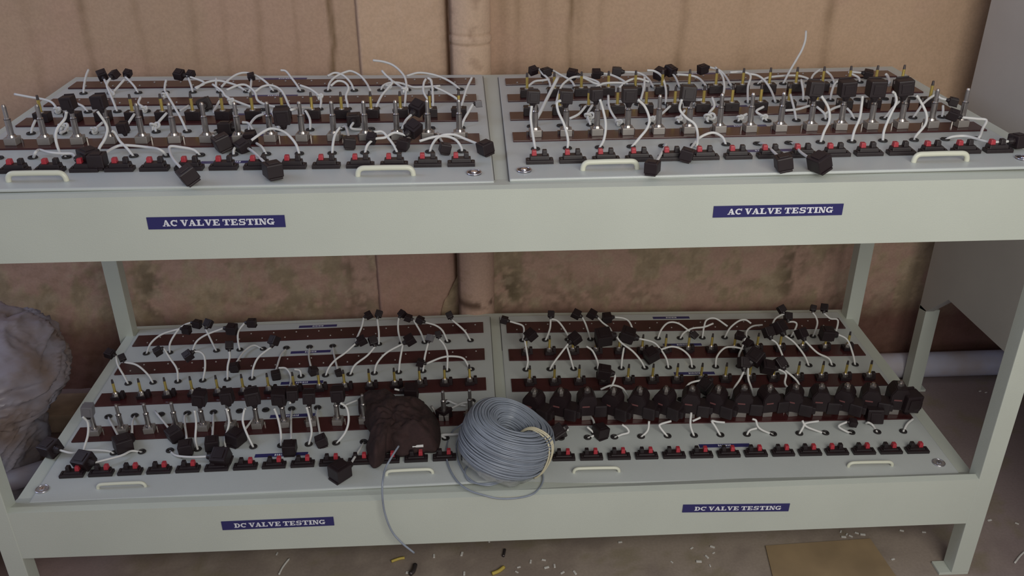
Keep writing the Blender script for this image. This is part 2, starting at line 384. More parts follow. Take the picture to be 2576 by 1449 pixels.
for p in ('1L', '1R', '0L', '0R'):
    root = empty('hinged_test_board', PM(p)); panels[p] = root; MW = PM(p)
    tag(root, {'1L': 'hinged cream board at upper left with two bare maroon strips behind', '1R': 'hinged cream board at upper right with three rows of stems',
               '0L': 'hinged cream board at lower left partly under the brown cloth', '0R': 'hinged cream board at lower right with a row of black coils'}[p], 'test board', 'hinged valve testing boards')
    s = 1 if p[1] == 'R' else -1; xa, xb = sorted((s * .0115, s * .869))
    bm = bmesh.new(); box(bm, xa, xb, .033, .668, -.0052, 0, .0025); bm_obj('lid', bm, CREAM2, root)
    bm = bmesh.new(); box(bm, xa - .0015, xb + .0015, .036, .668, -.0062, -.0040); bm_obj('gap_shade_strip', bm, GAPSHADE, root)  # added dark strip under the lid, imitates the shadow line of the gap
    ta, tb = sorted((s * .025, s * .857))
    if p[1] == 'L': ta, tb = -.860, -.029
    for k, (y0, y1) in enumerate(STRY):
        bm = bmesh.new(); box(bm, ta, tb, y0, y1, 0, .003, .0006); st = bm_obj('mounting_strip', bm, MAROON, root)
        bare = (p in ('1L', '0L') and k < 2) or (p in ('1R', '0R') and k == 0)
        if bare:
            for i in range(15):
                for (dx_, dy_) in ((-.011, .012), (.012, .036)):
                    o = bpy.data.objects.new('screw', SCREW); COL.objects.link(o); o.parent = st; o.location = (lx(p, i) + dx_, y0 + dy_, .003)
    for r in 'ABCD':
        for i in range(15):
            o = bpy.data.objects.new('grommet', GROMME); COL.objects.link(o); o.parent = root; o.location = (lx(p, i), ROWY[r], .0)
    for hx in ((.172, .704) if s > 0 else (-.713, -.181)):
        hz = .0125 if p[0] == '1' else .009; w2 = .0435
        pts = [(hx - w2, .065, -.001), (hx - w2 + .0015, .065, hz * .6), (hx - w2 + .007, .065, hz), (hx - w2 + .02, .065, hz + .0006), (hx, .065, hz + .0008), (hx + w2 - .02, .065, hz + .0006), (hx + w2 - .007, .065, hz), (hx + w2 - .0015, .065, hz * .6), (hx + w2, .065, -.001)]
        V, Fc = tube_data(smooth_path(pts, 4), .0043 if p[0] == '1' else .0032, 10); mesh_obj('handle', V, Fc, HANDLE, root, True)
    for kx in ((.036, .842) if s > 0 else (-.859, -.042)):
        bm = bmesh.new(); cyl(bm, kx, .069, 0, .0022, .0118, .0105, 28); lk = bm_obj('cam_lock', bm, DARKTIP if p[0] == '1' else STEELB, root)
        V, Fc = tube_data([Vector((kx + .0112 * math.cos(a), .069 + .0112 * math.sin(a), .0018)) for a in np.linspace(0, 2 * math.pi, 29)[:-1]], .0011, 6, True); mesh_obj('lock_rim', V, Fc, CHROME, lk, True)
        bm = bmesh.new(); cyl(bm, kx, .069, .0022, .0035, .0055, .005, 16); box(bm, kx - .0008, kx + .0008, .065, .073, .0034, .0042); bm_obj('lock_barrel', bm, CHROME, lk)
    # small rating labels printed white on blue
    cx = .438 if s > 0 else -.433
    if p == '0L': ly_ = (.1415, .272, .397, .527, .648)
    else: ly_ = (.137, .272, .397, .5195, .648)
    for y in ly_:
        bm = bmesh.new(); wl = .051 if y < .2 else .046; box(bm, cx - wl, cx + wl, y - .0052, y + .0052, 0, .0005); lb = bm_obj('rating_label', bm, BLUE, root)
        bm = bmesh.new(); x = cx - .013
        for wd_ in (.003, .002, .003, .0015, .003, .002, .003): box(bm, x, x + wd_, y - .0026, y + .0026, .0005, .0007); x += wd_ + .0014
        bm_obj('lettering', bm, LETTER, lb)

# ------------------------------------------------------------------ spring terminals
def make_terminal(red_left, wide):
    t = empty('spring_terminal'); sg = 1 if red_left else -1
    bm = bmesh.new(); box(bm, -.0222, .0222, 0, .017, 0, .006, .0008)
    box(bm, -.0165, .0165, .004, .0225, 0, .0115 if wide else .008, .001, top=(.93, .8)); box(bm, .003 * 0 - .0205, -.0165, .004, .014, .004, .0075, .0006); box(bm, .0165, .0205, .004, .014, .004, .0075, .0006)
    bm_obj('base', bm, BLACK2, t)
    a = -.0085 * sg; b = .0085 * sg; hz = .019 if wide else .0165
    for nm, x, m in (('red_button', a, RED), ('black_button', b, BLACK2)):
        bm = bmesh.new(); box(bm, x - .0042, x + .0042, .010, .0215, .009 if wide else .006, hz if m is RED else hz + .0005, .0012, top=(.85, .75)); o = bm_obj(nm, bm, m, t); o['label'] = 'red push button' if m is RED else 'black push button'
    return t
proto = {}
for p in ('1L', '1R', '0L', '0R'):
    for i in range(15):
        rl = p[0] == '1' or (p == '0R' and i == 11); key = (rl, p[0] == '1'); M = PM(p) @ Matrix.Translation((lx(p, i) + (-.0014 if p[1] == 'L' else .0), .0985, 0))
        if p == '1R': M = PM(p) @ Matrix.Translation((lx(p, i) + .0025, .0965, 0))
        if p == '0R': M = PM(p) @ Matrix.Translation((lx(p, i) - .001, .0985, 0))
        if key in proto: o = dup(proto[key], M)
        else: o = make_terminal(*key); o.matrix_world = M; proto[key] = o
        tag(o, 'black spring terminal with red button, %s on the %s' % (nth(i), PNAME[p]), 'terminal', 'spring terminals, ' + PNAME[p])

# ------------------------------------------------------------------ valve stems
def make_steel(short=False):
    t = empty('steel_valve_stem')
    bm = bmesh.new(); box(bm, -.0102, .0102, -.0102, .0102, .003, .0155, .001); bm_obj('base_block', bm, STEELB, t)
    bm = bmesh.new(); cyl(bm, 0, 0, .0155, .019, .0078, .0066, 18); cyl(bm, 0, 0, .019, .046, .0052, .0052, 18); cyl(bm, 0, 0, .046, .049, .0052, .0036, 18); cyl(bm, 0, 0, .049, .068, .0036, .0036, 16); cyl(bm, 0, 0, .068, .071, .0036, .0024, 16); bm_obj('tube', bm, STEEL, t, False)
    bm = bmesh.new(); cyl(bm, 0, 0, .0455, .0468, .0055, .0055, 18); bm_obj('collar', bm, DARKTIP, t)
    for a in (-1, 1):
        bm = bmesh.new(); cyl(bm, a * .0125, .006, .003, .010, .0022, .0022, 8); bm_obj('fixing_screw', bm, STEEL, t)
    return t
def make_brass(blackbody):
    t = empty('brass_valve_stem')
    bm = bmesh.new()
    if blackbody: box(bm, -.0135, .0135, -.008, .012, .003, .0195, .0012); cyl(bm, 0, 0, .0, .001, .0018, .0018, 10, Matrix.Translation((0, -.0081, .011)) @ Matrix.Rotation(math.radians(90), 4, 'X'))
    else: box(bm, -.010, .010, -.008, .012, .003, .0115, .001); box(bm, .007, .0165, -.002, .012, .003, .0185, .001, top=(.7, .7))
    bm_obj('body', bm, BLACK, t)
    z = .0195 if blackbody else .0115; bm = bmesh.new()
    if blackbody: cyl(bm, 0, 0, z, z + .0015, .0055, .005, 12); box(bm, -.0150, -.0125, -.004, .001, .014, .019)
    else: cyl(bm, 0, 0, z, z + .007, .0072, .0066, 6); cyl(bm, 0, 0, z + .007, z + .0095, .0052, .004, 14)
    bm_obj('nut', bm, STEELB if blackbody else STEEL, t)
    bm = bmesh.new(); cyl(bm, 0, 0, z, .043, .0028, .0028, 12); bm_obj('stem', bm, BRASS, t, False)
    bm = bmesh.new(); cyl(bm, 0, 0, .043, .0515, .0027, .0020, 12); bm_obj('tip', bm, DARKTIP, t)
    return t
ST = make_steel(); BB = make_brass(True); BN = make_brass(False); used = set()
STEMROWS = [('1L', 2, BB, 'brass'), ('1L', 3, ST, 'steel'), ('1R', 1, BB, 'brass'), ('1R', 2, BB, 'brass'), ('1R', 3, ST, 'steel'), ('0L', 2, BN, 'brass'), ('0L', 3, ST, 'steel'), ('0R', 1, BN, 'brass'), ('0R', 2, BN, 'brass'), ('0R', 3, ST, 'steel')]
RN = {1: 'rear', 2: 'middle', 3: 'front'}
for p, k, src, kind in STEMROWS:
    yc = sum(STRY[k]) / 2
    for i in range(15):
        if p == '0L' and k == 3 and i in (11, 12): continue          # wholly under the brown cloth
        rz = random.uniform(-.12, .12); M = PM(p) @ Matrix.Translation((sx_(p, i), yc, 0)) @ Matrix.Rotation(rz, 4, 'Z')
        if src.name in used: o = dup(src, M)
        else: o = src; o.matrix_world = M; used.add(src.name)
        tag(o, '%s valve stem, %s in %s stem row, %s' % (('tall ' if kind == 'steel' else 'short ') + kind, 'second from right' if (p == '0L' and k == 3 and i == 13) else nth(i), RN[k], PNAME[p]), 'valve', '%s stems, %s row, %s' % (kind, RN[k], PNAME[p]))

# ------------------------------------------------------------------ coils on the front row of the lower right panel
def make_coil():
    t = empty('solenoid_coil')
    bm = bmesh.new(); pr = [(-.016, .016), (-.016, .046), (-.009, .058), (.009, .058), (.016, .047), (.016, .016)]
    va = [bm.verts.new((x, -.015, z)) for x, z in pr]; vb = [bm.verts.new((x, .015, z)) for x, z in pr]; n = len(pr)
    bm.faces.new(va); bm.faces.new(vb[::-1])
    for k in range(n): bm.faces.new((va[k], vb[k], vb[(k + 1) % n], va[(k + 1) % n]))
    bmesh.ops.recalc_face_normals(bm, faces=bm.faces[:]); bmesh.ops.bevel(bm, geom=bm.edges[:], offset=.0014, segments=2, affect='EDGES')
    bm_obj('housing', bm, BLACK, t)
    bm = bmesh.new(); cyl(bm, 0, 0, .058, .063, .0062, .0058, 6); cyl(bm, 0, 0, .063, .067, .0036, .003, 12); bm_obj('nut', bm, STEEL, t)
    bm = bmesh.new(); box(bm, .012, .034, -.018, .010, .014, .038, .0022); box(bm, .031, .040, -.011, .003, .018, .032, .002); bm_obj('connector', bm, BLACK2, t)
    bm = bmesh.new(); box(bm, -.010, .003, -.0156, -.015, .035, .0375); o = bm_obj('printed_mark', bm, mat('faded_print', (0.16, 0.06, 0.06), .6), t)
    return t
CO = make_coil(); first = True
crot = [.5, .35, -.1, .55, .4, .6, .2, .5, .1, -.2, .35, .1, .5, .25, .0]
for i in range(15):
    M = PM('0R') @ Matrix.Translation((sx_('0R', i), .235, 0)) @ Matrix.Rotation(-crot[i] - .05, 4, 'Z') @ Matrix.Scale(1.16, 4)
    if i == 14: M = PM('0R') @ Matrix.Translation((sx_('0R', i) + .004, .235, .0)) @ Matrix.Rotation(-.15, 4, 'Z') @ Matrix.Scale(1.22, 4)
    if first: o = CO; o.matrix_world = M; first = False
    else: o = dup(CO, M)
    tag(o, 'black solenoid coil with silver nut, %s on the lower right board' % nth(i), 'coil', 'solenoid coils on the lower right board')

# ------------------------------------------------------------------ wire leads with plugs
CR = {'U1': (0, 140, 3.8136), 'U2': (620, 140, 3.8136), 'U3': (1240, 140, 3.788), 'U4': (1900, 140, 3.811), 'L1': (0, 760, 2.898), 'L2': (620, 760, 2.898), 'L3': (1240, 740, 2.787), 'L4': (1880, 740, 2.786)}
def plug_meshes():
    bm = bmesh.new(); box(bm, -.5, .5, -.5, .5, -.42, .42, .07); box(bm, -.56, .40, -.40, .40, -.52, -.38, .03); box(bm, -.30, .30, -.30, .30, .40, .47, .02)
    me = bpy.data.meshes.new('plug'); bmesh.ops.recalc_face_normals(bm, faces=bm.faces[:]); bm.to_mesh(me); bm.free(); me.materials.append(BLACK)
    bm = bmesh.new(); R_ = Matrix.Rotation(math.radians(90), 4, 'Y'); cyl(bm, 0, 0, .46, .62, .30, .28, 8, R_); cyl(bm, 0, 0, .62, .86, .25, .17, 12, R_); g = bpy.data.meshes.new('gland'); bm.to_mesh(g); bm.free(); g.materials.append(BLACK2)
    return me, g
PLUG, GLAND = plug_meshes(); PLUGG = PLUG.copy(); PLUGG.materials[0] = GREYP
LABELS = {}; ROWN = {'A': 'rearmost', 'B': 'second', 'C': 'third', 'D': 'front'}
def knot_pts(c, r):
    out = []
    for k in range(26):
        a = 2 * math.pi * k / 26 * .96
        q_ = Vector(((math.sin(a) + 2 * math.sin(2 * a)) * .33, (-math.sin(3 * a)) * .4, (math.cos(a) - 2 * math.cos(2 * a)) * .33)); out.append(c + q_ * r)
    return out
def lead(p, row, i, crop, path, plug=None, S=False, k=.35, h=.006, knot=None, grey=False, free=False, rad=.00235, loop=False):
    bx, by, sc = CR[crop]; y0 = ROWY[row]; s0 = L(p, lx(p, i), y0, -.001)
    P = [(bx + a / sc, by + b / sc) for a, b in path]; n = len(P); pts = []
    if not free: pts.append(s0)
    hp = (plug[2] / sc) * 1.5 / F_PX * .45 if plug else h
    def place(px, py, t, hh):
        yd = on_deck(p, px, py)[1]
        if S: yl = y0 + (.222 - y0) * min(1, t * 1.05)
        elif yd > y0: yl = y0 + k * (yd - y0)
        else: yl = None
        if yl is not None:
            w_, z = at_ly(p, px, py, yl)
            if z >= hh * .6: return w_
        x, y = on_deck(p, px, py, hh); return L(p, x, y, hh)
    for j, (px, py) in enumerate(P): pts.append(place(px, py, (j + 1) / n, h + (hp - h) * (j / max(1, n - 1)) if plug else h))
    root = empty('wire_lead', Matrix.Translation(pts[0])); inv = Matrix.Translation(-pts[0])
    if plug:
        cpt = place(bx + plug[0] / sc, by + plug[1] / sc, 1.0, hp); dep = float(np.dot(np.array(cpt) - CAM, ROT[2])); size = plug[2] / sc * dep / F_PX * .80
        g = pts[-1] - cpt; g = g.normalized() if g.length > 1e-4 else Vector((0, 0, -1))
        if S: g = (Vector((random.uniform(-.12, .12), random.uniform(-.1, .1), -1))).normalized(); pts[-1] = place(*P[-1], 1.0, h) + Vector((0, -.012, 0))
        else: pts[-1] = cpt + g * size * .80
    sp = smooth_path(pts, 6)
    V, Fc = tube_data(sp, rad, 7)
    if knot:
        kp = place(bx + knot[0] / sc, by + knot[1] / sc, .5, .008); V, Fc = tube_data(knot_pts(kp, (knot[2] if len(knot) > 2 else .0058)), rad * 1.05, 6, True, V, Fc)
    mesh_obj('wire', [inv @ v for v in V], Fc, WIREM, root, True)
    if plug:
        ez = Vector((random.uniform(-.3, .3), random.uniform(-.5, .1), 1)); 
        if abs(g.z) > .85 or S: ez = Vector((random.uniform(-.2, .2), -1, .2))
        ez = (ez - g * ez.dot(g)).normalized(); ey = ez.cross(g)
        if len(plug) > 3: 
            rr = Matrix.Rotation(plug[3], 3, g); ez = rr @ ez; ey = rr @ ey
        if S: size *= .93
        M = Matrix([[g[a], ey[a], ez[a], cpt[a]] for a in range(3)] + [[0, 0, 0, 1]])
        o = bpy.data.objects.new('plug', PLUGG if grey else PLUG); COL.objects.link(o); o.parent = root; o.matrix_local = inv @ M @ Matrix.Scale(size, 4)
        o['label'] = 'clear grey connector plug' if grey else 'black connector plug'
        o2 = bpy.data.objects.new('gland', GLAND); COL.objects.link(o2); o2.parent = o
    key = (p, row, i); c = LABELS.get(key, 0); LABELS[key] = c + 1
    what = 'white wire with %s plug' % ('grey' if grey else 'black') if plug else ('knotted white wire' if knot else 'bare white wire')
    if c: what = ('second ' if c == 1 else 'third ') + what
    pos = 'leftmost hole' if i == 0 else 'rightmost hole' if i == 14 else ORD[i] + ' hole from left'
    tag(root, '%s, %s, %s row, %s' % (what, pos, ROWN[row], PNAME[p]), 'wire', 'wire leads on the ' + PNAME[p])
    return root
LEADS = '''
1L A 0 U1|805,300 825,200 850,135
1L A 1 U1|1070,340 1035,300 1010,250|980,185,110
1L A 1 U1|1100,335 1140,290 1195,228||knot=1072,372
1L A 2 U1|1300,310 1260,260 1205,200|1225,170,85
1L B 2 U1|1095,460 1055,360 1025,280 1060,215|1095,180,95
1L B 3 U1|1395,505 1330,460 1350,395||knot=1385,512
1L A 3 U1|1580,320 1585,270 1595,235||knot=1585,378
1L C 5 U1|1740,610 1690,520 1630,420 1590,350||
1L C 4 U1|1490,690 1520,640 1600,550||knot=1490,680,.009
1L A 4 U1|1835,290 1805,215|1830,178,85
1L A 4 U1|1870,310 1960,258 2060,242|1720,180,110|free
1L A 6 U1|2300,300 2200,262 2080,240 1960,265 1880,320
1L A 5 U1|2075,300 2075,215
1L B 7 U1|2200,410 2130,340 2040,275||knot=2215,435
1L A 7 U2|200,265 100,195 0,165 -90,180 -180,240 -240,300
1L B 8 U2|135,450 80,350 0,285 -80,285 -190,330
1L B 8 U2|400,460 340,340 250,288 160,295 85,345
1L A 8 U2|490,290 430,210 380,150 330,140
1L B 9 U2|712,480 708,400 620,325 515,285||knot=705,392
1L A 9 U2|800,260 860,200 950,158 1010,150 1090,190 1150,260 1190,335
1L A 10 U2|1000,260 930,190 850,165 780,195
1L B 10 U2|972,475 955,390 980,310 940,255 870,245 810,290
1L A 11 U2|1310,290 1380,260 1470,262 1600,302 1700,300 1860,290||knot=1365,300
1L B 11 U2|1255,470 1300,380 1360,310 1400,250 1340,190 1300,145
1L B 12 U2|1520,470 1530,350 1535,280 1510,190 1420,100 1320,60 1215,45||knot=1520,330
1L A 12 U2|1540,335 1470,290 1405,245
1L A 13 U2|1780,300 1775,240 1745,215
1L B 13 U2|1790,470 1785,330 1770,240 1740,215
1L B 13 U2|1745,430 1700,350 1700,270 1720,225||free
1L A 14 U2|2000,280 1900,220 1780,180 1650,165 1540,195
1L B 14 U2|2030,425 1920,355 1805,300
1L B 14 U2|2080,420 2115,310 2165,205
1L C 14 U2|2085,620 2130,540 2170,465|2225,460,80|grey
1L B 0 U1|545,510 500,450 420,420 300,400 140,370||knot=550,522
1L B 1 U1|800,490 740,460
1L C 0 U1|310,690 340,620
1L D 2 U1|575,930 535,800 550,700 620,610 665,520|655,450,165|S
1L D 3 U1|950,895 1010,790 1025,680 960,515|950,440,170|S
1L C 2 U1|920,700 985,640||knot=905,715
1L C 1 U1|580,740 625,720 650,660||knot=612,690,.009
1L D 1 U1|340,930 380,905 480,930 600,940 700,945 765,985|850,960,200|h=.014
1L D 4 U1|1220,890 1150,820 1105,745 1095,700|1180,690,130|S
1L D 5 U1|1540,905 1420,880 1200,860 1100,880 1030,900|935,1000,190|h=.016
1L D 6 U1|1860,905 1740,880 1640,870 1625,900 1660,990 1715,1060|1800,1140,200
1L C 6 U1|2000,740 1945,700 1915,655|2130,830,190
1L C 7 U1|2200,700 2180,690|2165,690,160
1L D 7 U1|2245,900 2290,865 2380,890 2450,940 2500,1000|2615,1090,200
1L D 8 U2|150,880 110,820|40,790,150|S
1L D 9 U2|480,860 430,790 360,730 260,700 180,720 120,765|-40,870,150
1L C 8 U2|290,640 255,560 245,530
1L C 7 U2|35,660 90,590 165,560
1L C 8 U2|60,710 20,650 -40,640||free
1L C 9 U2|610,620 580,550 565,530
1L B 9 U2|560,500 440,500|340,580,200|S
1L D 10 U2|830,850 850,760 895,690
1L D 11 U2|1160,860 1230,800 1330,785 1420,740 1560,735|1600,700,170
1L D 12 U2|1420,870 1360,790 1300,730 1225,705|1200,790,110
1L C 10 U2|950,680 960,660|990,830,140
1L C 11 U2|1010,700 1020,680|1030,610,160
1L C 12 U2|1500,685 1530,620 1575,575|1640,500,160
1L C 13 U2|1560,790 1540,800|1505,845,140
1L D 13 U2|1780,860 1830,790 1900,760 2000,760 2100,800 2160,820|2290,880,160|h=.01
1L D 14 U2|2060,880 2010,810 1920,775 1800,780 1660,820
1L C 13 U2|1830,740 1860,800|1905,885,130|free
1L B 5 U1|1950,500 1955,490|1960,465,160
1L A 6 U1|2400,330 2415,280|2410,200,80
1L B 6 U1|2060,550 2080,480 2110,430
1L B 4 U1|1730,530 1810,480||free
1L C 3 U1|1225,660 1290,560
1R A 0 U3|345,285 400,245 480,235 540,225
1R A 1 U3|545,275 520,215 470,170 430,125|385,140,90
1R A 2 U3|775,285 740,235 640,180 560,140|505,155,105
1R B 1 U3|640,320 690,250 770,205 860,210 950,255 1025,280
1R A 3 U3|1015,270 980,240 880,200|755,175,115
1R A 4 U3|1280,270 1220,225 1130,185 1050,170|985,170,100
1R A 5 U3|1525,290 1480,220 1390,165 1250,155|1180,150,110
1R B 3 U3|980,300 1060,265 1180,258 1260,262||free
1R B 4 U3|1205,305 1270,250 1370,218 1490,250||free
1R B 5 U3|1648,440 1648,320 1610,200 1540,148 1470,140
1R B 4 U3|1410,420 1440,300 1445,200||free
1R A 6 U3|1775,290 1740,210 1690,150 1650,115|1590,165,120
1R A 7 U3|2028,285 1970,220 1890,190 1770,195|1690,140,120
1R A 8 U3|2268,280 2220,200 2160,140 2090,100|2000,125,105
1R B 7 U3|2195,370 2205,290 2185,190 2120,110
1R B 8 U3|2430,430 2430,300 2455,190 2380,157 2260,160
1R B 9 U4|190,430 150,330 90,240 20,190 -60,175
1R C 0 U3|440,560 520,400 620,205||rad=.0032
1R D 0 U3|385,780 360,600 365,460|385,390,160|S
1R D 1 U3|715,800 680,660 625,540 610,450 640,410|700,390,165|S
1R D 2 U3|1060,790 1075,650 1050,520 1010,400|985,370,150|S
1R D 3 U3|1400,780 1470,690 1490,600 1450,490 1370,400|1300,370,190|S
1R D 5 U3|1945,850 1950,740 1920,650 1840,590 1780,510 1785,400|1860,360,190|S
1R D 6 U3|2190,780 2110,735 2030,750 1950,800 1915,830|1850,940,150
1R D 4 U3|1650,850 1610,960|1520,1060,165|
1R C 3 U3|1190,630 1140,560 1105,480 1100,380||knot=1200,635
1R C 2 U3|925,640 900,560 950,470||knot=920,580,.009
1R C 1 U3|730,600 820,555 885,480||free
1R C 4 U3|1510,600 1600,560 1690,480||knot=1512,605
1R C 5 U3|1775,600 1830,520||knot=1772,605
1R C 6 U3|2040,600 2065,540 2110,480 2090,400||knot=2065,590,.010
1R C 7 U3|2360,590 2420,555||knot=2355,595
1R B 6 U3|1910,460 1990,430||knot=1975,442
1R C 8 U4|80,585 10,535 80,490||knot=85,592
1R C 9 U4|375,520 335,365
1R C 10 U4|665,560 590,490
1R C 9 U4|290,525 400,515 520,480||free
1R C 10 U4|670,560 740,510 820,480||free
1R C 11 U4|920,550 880,505
1R C 12 U4|1280,550 1320,500 1380,440
1R C 13 U4|1560,530 1620,450 1720,380 1780,410 1860,430|1900,440,100
1R C 14 U4|1800,540 1800,480
1R B 10 U4|460,350 440,230
1R B 11 U4|735,340 770,260 840,235 900,240
1R A 10 U4|330,150 400,30 450,-60 480,-150 487,-236||k=.15
1R A 9 U4|60,240 150,205 370,190 480,210 530,240
1R A 11 U4|530,240 560,180 625,130
1R A 12 U4|755,250 725,190 680,150
1R A 13 U4|990,210 900,160 800,125|1085,175,100
1R A 14 U4|1290,260 1270,200 1250,175||rad=.003
1R D 9 U4|660,730 710,620 700,500 610,370|575,315,190|S
1R D 10 U4|950,720 1000,600 1020,470 1000,370|880,310,200|S
1R D 11 U4|1235,720 1290,580 1350,450 1340,370 1290,330|1160,310,210|S
1R D 12 U4|1540,770 1630,660 1640,560 1590,450 1515,365|1430,300,200|S
1R D 13 U4|1880,780 2000,770 2100,790 2200,820 2290,830 2400,825|2520,810,170
1R D 14 U4|2150,780 2180,700 2215,620 2120,605 2030,610|1900,565,120
1R D 7 U4|70,840 140,890 200,935|270,1020,190|
1R D 8 U4|390,840 420,910 475,965|615,1020,210|
0L A 0 L1|1100,300 1180,235 1300,190|1360,200,70
0L A 1 L1|1240,300 1290,215 1340,170 1400,150|1437,158,70
0L A 2 L1|1410,335 1440,280 1510,235 1640,190|1690,195,90
0L A 3 L1|1545,290 1500,195|1518,155,70
0L A 4 L1|1735,280 1740,210 1790,150|1835,150,75
0L A 5 L1|1850,315 1780,360 1730,415|1710,475,80|S=0
0L A 6 L2|250,390 210,465|215,530,80
0L A 7 L2|455,400 460,460|487,500,75
0L A 8 L2|640,390 655,460|672,515,60
0L A 9 L2|805,265 840,180 880,100|890,95,60
0L B 8 L2|600,480 650,420 720,370 780,310|840,280,75
0L A 10 L2|965,220 955,115|965,85,60
0L B 9 L2|790,460 880,390 940,330|922,280,75
0L A 11 L2|1110,230 1105,160 1115,110|1135,85,60
0L B 10 L2|950,450 1020,370 1130,310|1190,275,85
0L B 11 L2|1120,420 1140,310
0L A 12 L2|1270,220 1210,125|1180,115,60
0L A 13 L2|1430,210 1380,170 1310,150|1265,130,65
0L A 14 L2|1590,210 1500,135|1480,95,58
0L B 12 L2|1300,400 1335,270|1338,262,60|grey
0L B 13 L2|1465,380 1440,310 1405,270|1398,235,55
0L B 14 L2|1620,470 1580,410 1500,395 1420,405 1335,455|1270,440,65
0L B 0 L1|905,540 860,460 830,385|800,375,75
0L B 1 L1|1080,530 1000,460 895,415|890,405,60
0L B 2 L1|1290,490 1240,410 1165,348|1150,357,70
0L B 3 L1|1495,480 1490,400 1460,365 1420,355|1370,390,80
0L B 4 L1|1660,470 1675,400 1672,340|1672,315,70
0L B 5 L2|50,480 90,400 180,330|200,280,82
0L B 6 L2|315,620 325,545 290,485 235,480||free
0L B 7 L2|390,500 350,490
0L C 0 L1|810,880 840,940|895,1030,150|h=.012
0L C 1 L1|965,880 960,970|930,1000,90|h=.012
0L C 2 L1|1130,795 1210,900|1270,960,125|free,h=.012
0L C 3 L1|1345,850 1370,980|1355,1060,125|h=.008
0L C 4 L1|1555,870 1552,950|1545,1030,120|h=.008
0L C 5 L1|1850,845 1800,920|1720,985,140|free,h=.010
0L C 7 L2|325,860 335,980|315,1060,120|h=.008
0L C 8 L2|515,830 530,920|545,1010,100|h=.008
0L C 9 L2|735,745 810,715
0L D 0 L1|610,1080 640,970 640,880 620,810|640,790,110|S,grey
0L D 1 L1|780,1085 650,1080 530,1100 440,1080|365,1060,150
0L D 2 L1|960,1085 880,1120 720,1175|610,1155,150
0L D 3 L1|1290,1120 1400,1130 1520,1125|1610,1130,150
0L D 4 L1|1425,1000 1430,880 1430,765|1455,700,130|S
0L D 5 L1|1640,1000 1670,880 1660,750|1655,690,120|S
0L D 6 L1|1800,960 1770,870 1780,790 1800,750|1840,690,140|S
0L D 7 L2|250,950 230,850 210,750|240,690,140|S
0L C 6 L2|320,730 325,710|335,670,110|S,free
0L D 8 L2|475,950 460,850 445,740|455,690,120|S
0L D 9 L2|720,950 745,860 730,770 690,710|665,670,130|S
0L D 10 L2|830,1070 790,1130 760,1180|680,1230,160
0L D 11 L2|1210,1052 1290,1047||free,h=.02,rad=.003
0L D 13 L2|1425,970 1500,965 1560,960||rad=.003
0L C 13 L2|1470,720 1530,745 1600,755
0L C 14 L2|1650,735 1580,735 1500,770|1440,810,110
0L C 12 L2|1350,760 1395,830||free
0L C 11 L2|1080,635 1040,642|1200,645,120|free,h=.02
0R A 0 L3|215,290 212,225 150,200 115,190|80,180,60
0R A 1 L3|375,310 400,240 405,170|408,140,55
0R A 2 L3|530,300 490,230 450,185 410,175
0R A 3 L3|680,300 650,210 625,160|585,140,70
0R A 4 L3|840,290 820,240 770,200 730,160|695,140,70
0R A 5 L3|990,280 960,200 920,170 855,160|800,165,78
0R A 6 L3|1180,250 1230,200 1300,205 1380,260|1410,290,60
0R A 7 L3|1340,270 1400,240 1480,230 1545,205
0R A 8 L3|1480,230 1500,180 1560,170 1645,225
0R A 9 L3|1660,240 1720,190 1770,180 1810,205
0R A 10 L3|1780,260 1820,225 1890,215
0R B 0 L3|245,470 235,390 212,330|265,285,88
0R B 1 L3|420,490 480,410 530,345|575,310,92
0R B 2 L3|545,450 520,370
0R B 3 L3|735,480 700,400 655,365
0R B 4 L3|905,460 918,375
0R B 5 L3|1040,470 980,400 900,340 840,290|775,300,135
0R B 6 L3|1215,450 1170,380 1120,335 1060,325|945,285,120
0R B 7 L3|1380,440 1320,385 1250,368 1180,385|1110,425,110
0R B 8 L3|1570,440 1620,380 1680,370 1750,395|1790,350,75
0R B 9 L3|1725,430 1750,370 1800,310|1730,290,65
0R C 8 L3|1690,660 1730,600 1760,530|1760,480,95
0R C 9 L3|1810,650 1790,590 1765,530|1840,440,130
0R A 11 L4|165,250 190,180 230,150 265,145|240,105,62
0R A 12 L4|345,220 330,195 285,185|285,155,65
0R A 13 L4|490,210 480,160 460,110|462,98,50
0R A 14 L4|635,185 580,170 535,130|540,95,62
0R B 11 L4|250,440 210,350 165,310|148,265,85
0R B 12 L4|400,430 330,340 255,280|225,230,105
0R B 13 L4|570,450 490,410 425,375|380,275,85
0R B 14 L4|740,420 700,320 640,280|560,275,110
0R B 10 L4|60,480 40,450|30,415,120
0R C 11 L4|270,640 270,560 200,520|145,510,105
0R C 12 L4|400,710 350,610 280,560|230,480,90
0R C 3 L3|825,665 855,590 840,555|780,545,110
0R C 4 L3|940,700 900,655 830,640 755,668
0R C 7 L3|1345,670 1390,620 1515,615|1490,645,110|free
0R C 1 L3|450,680 420,740
0R D 1 L3|525,960 545,910|455,970,120|free,h=.008
0R D 2 L3|715,985 700,965 660,930
0R C 2 L3|695,870 695,905|755,960,115|h=.008
0R D 3 L3|900,985 950,970 940,940 905,915
0R D 4 L3|1085,955 1095,890
0R D 5 L3|1170,930 1180,910 1250,890
0R D 6 L3|1385,920 1390,830
0R D 6 L3|1400,890 1455,865||free
0R D 7 L3|1560,930 1535,890 1570,895 1625,900
0R D 8 L3|1800,955 1850,940
0R D 9 L4|100,950 70,920 60,885 35,875
0R D 10 L4|390,935 410,905 500,890
0R D 11 L4|480,955 410,925 385,885
0R D 12 L4|690,960 640,925 590,880|740,900,65
0R D 13 L4|880,920 850,900 815,880|890,840,150|S
0R D 14 L4|1120,910 1145,850|1140,745,170|S
0R C 13 L4|650,660 700,700
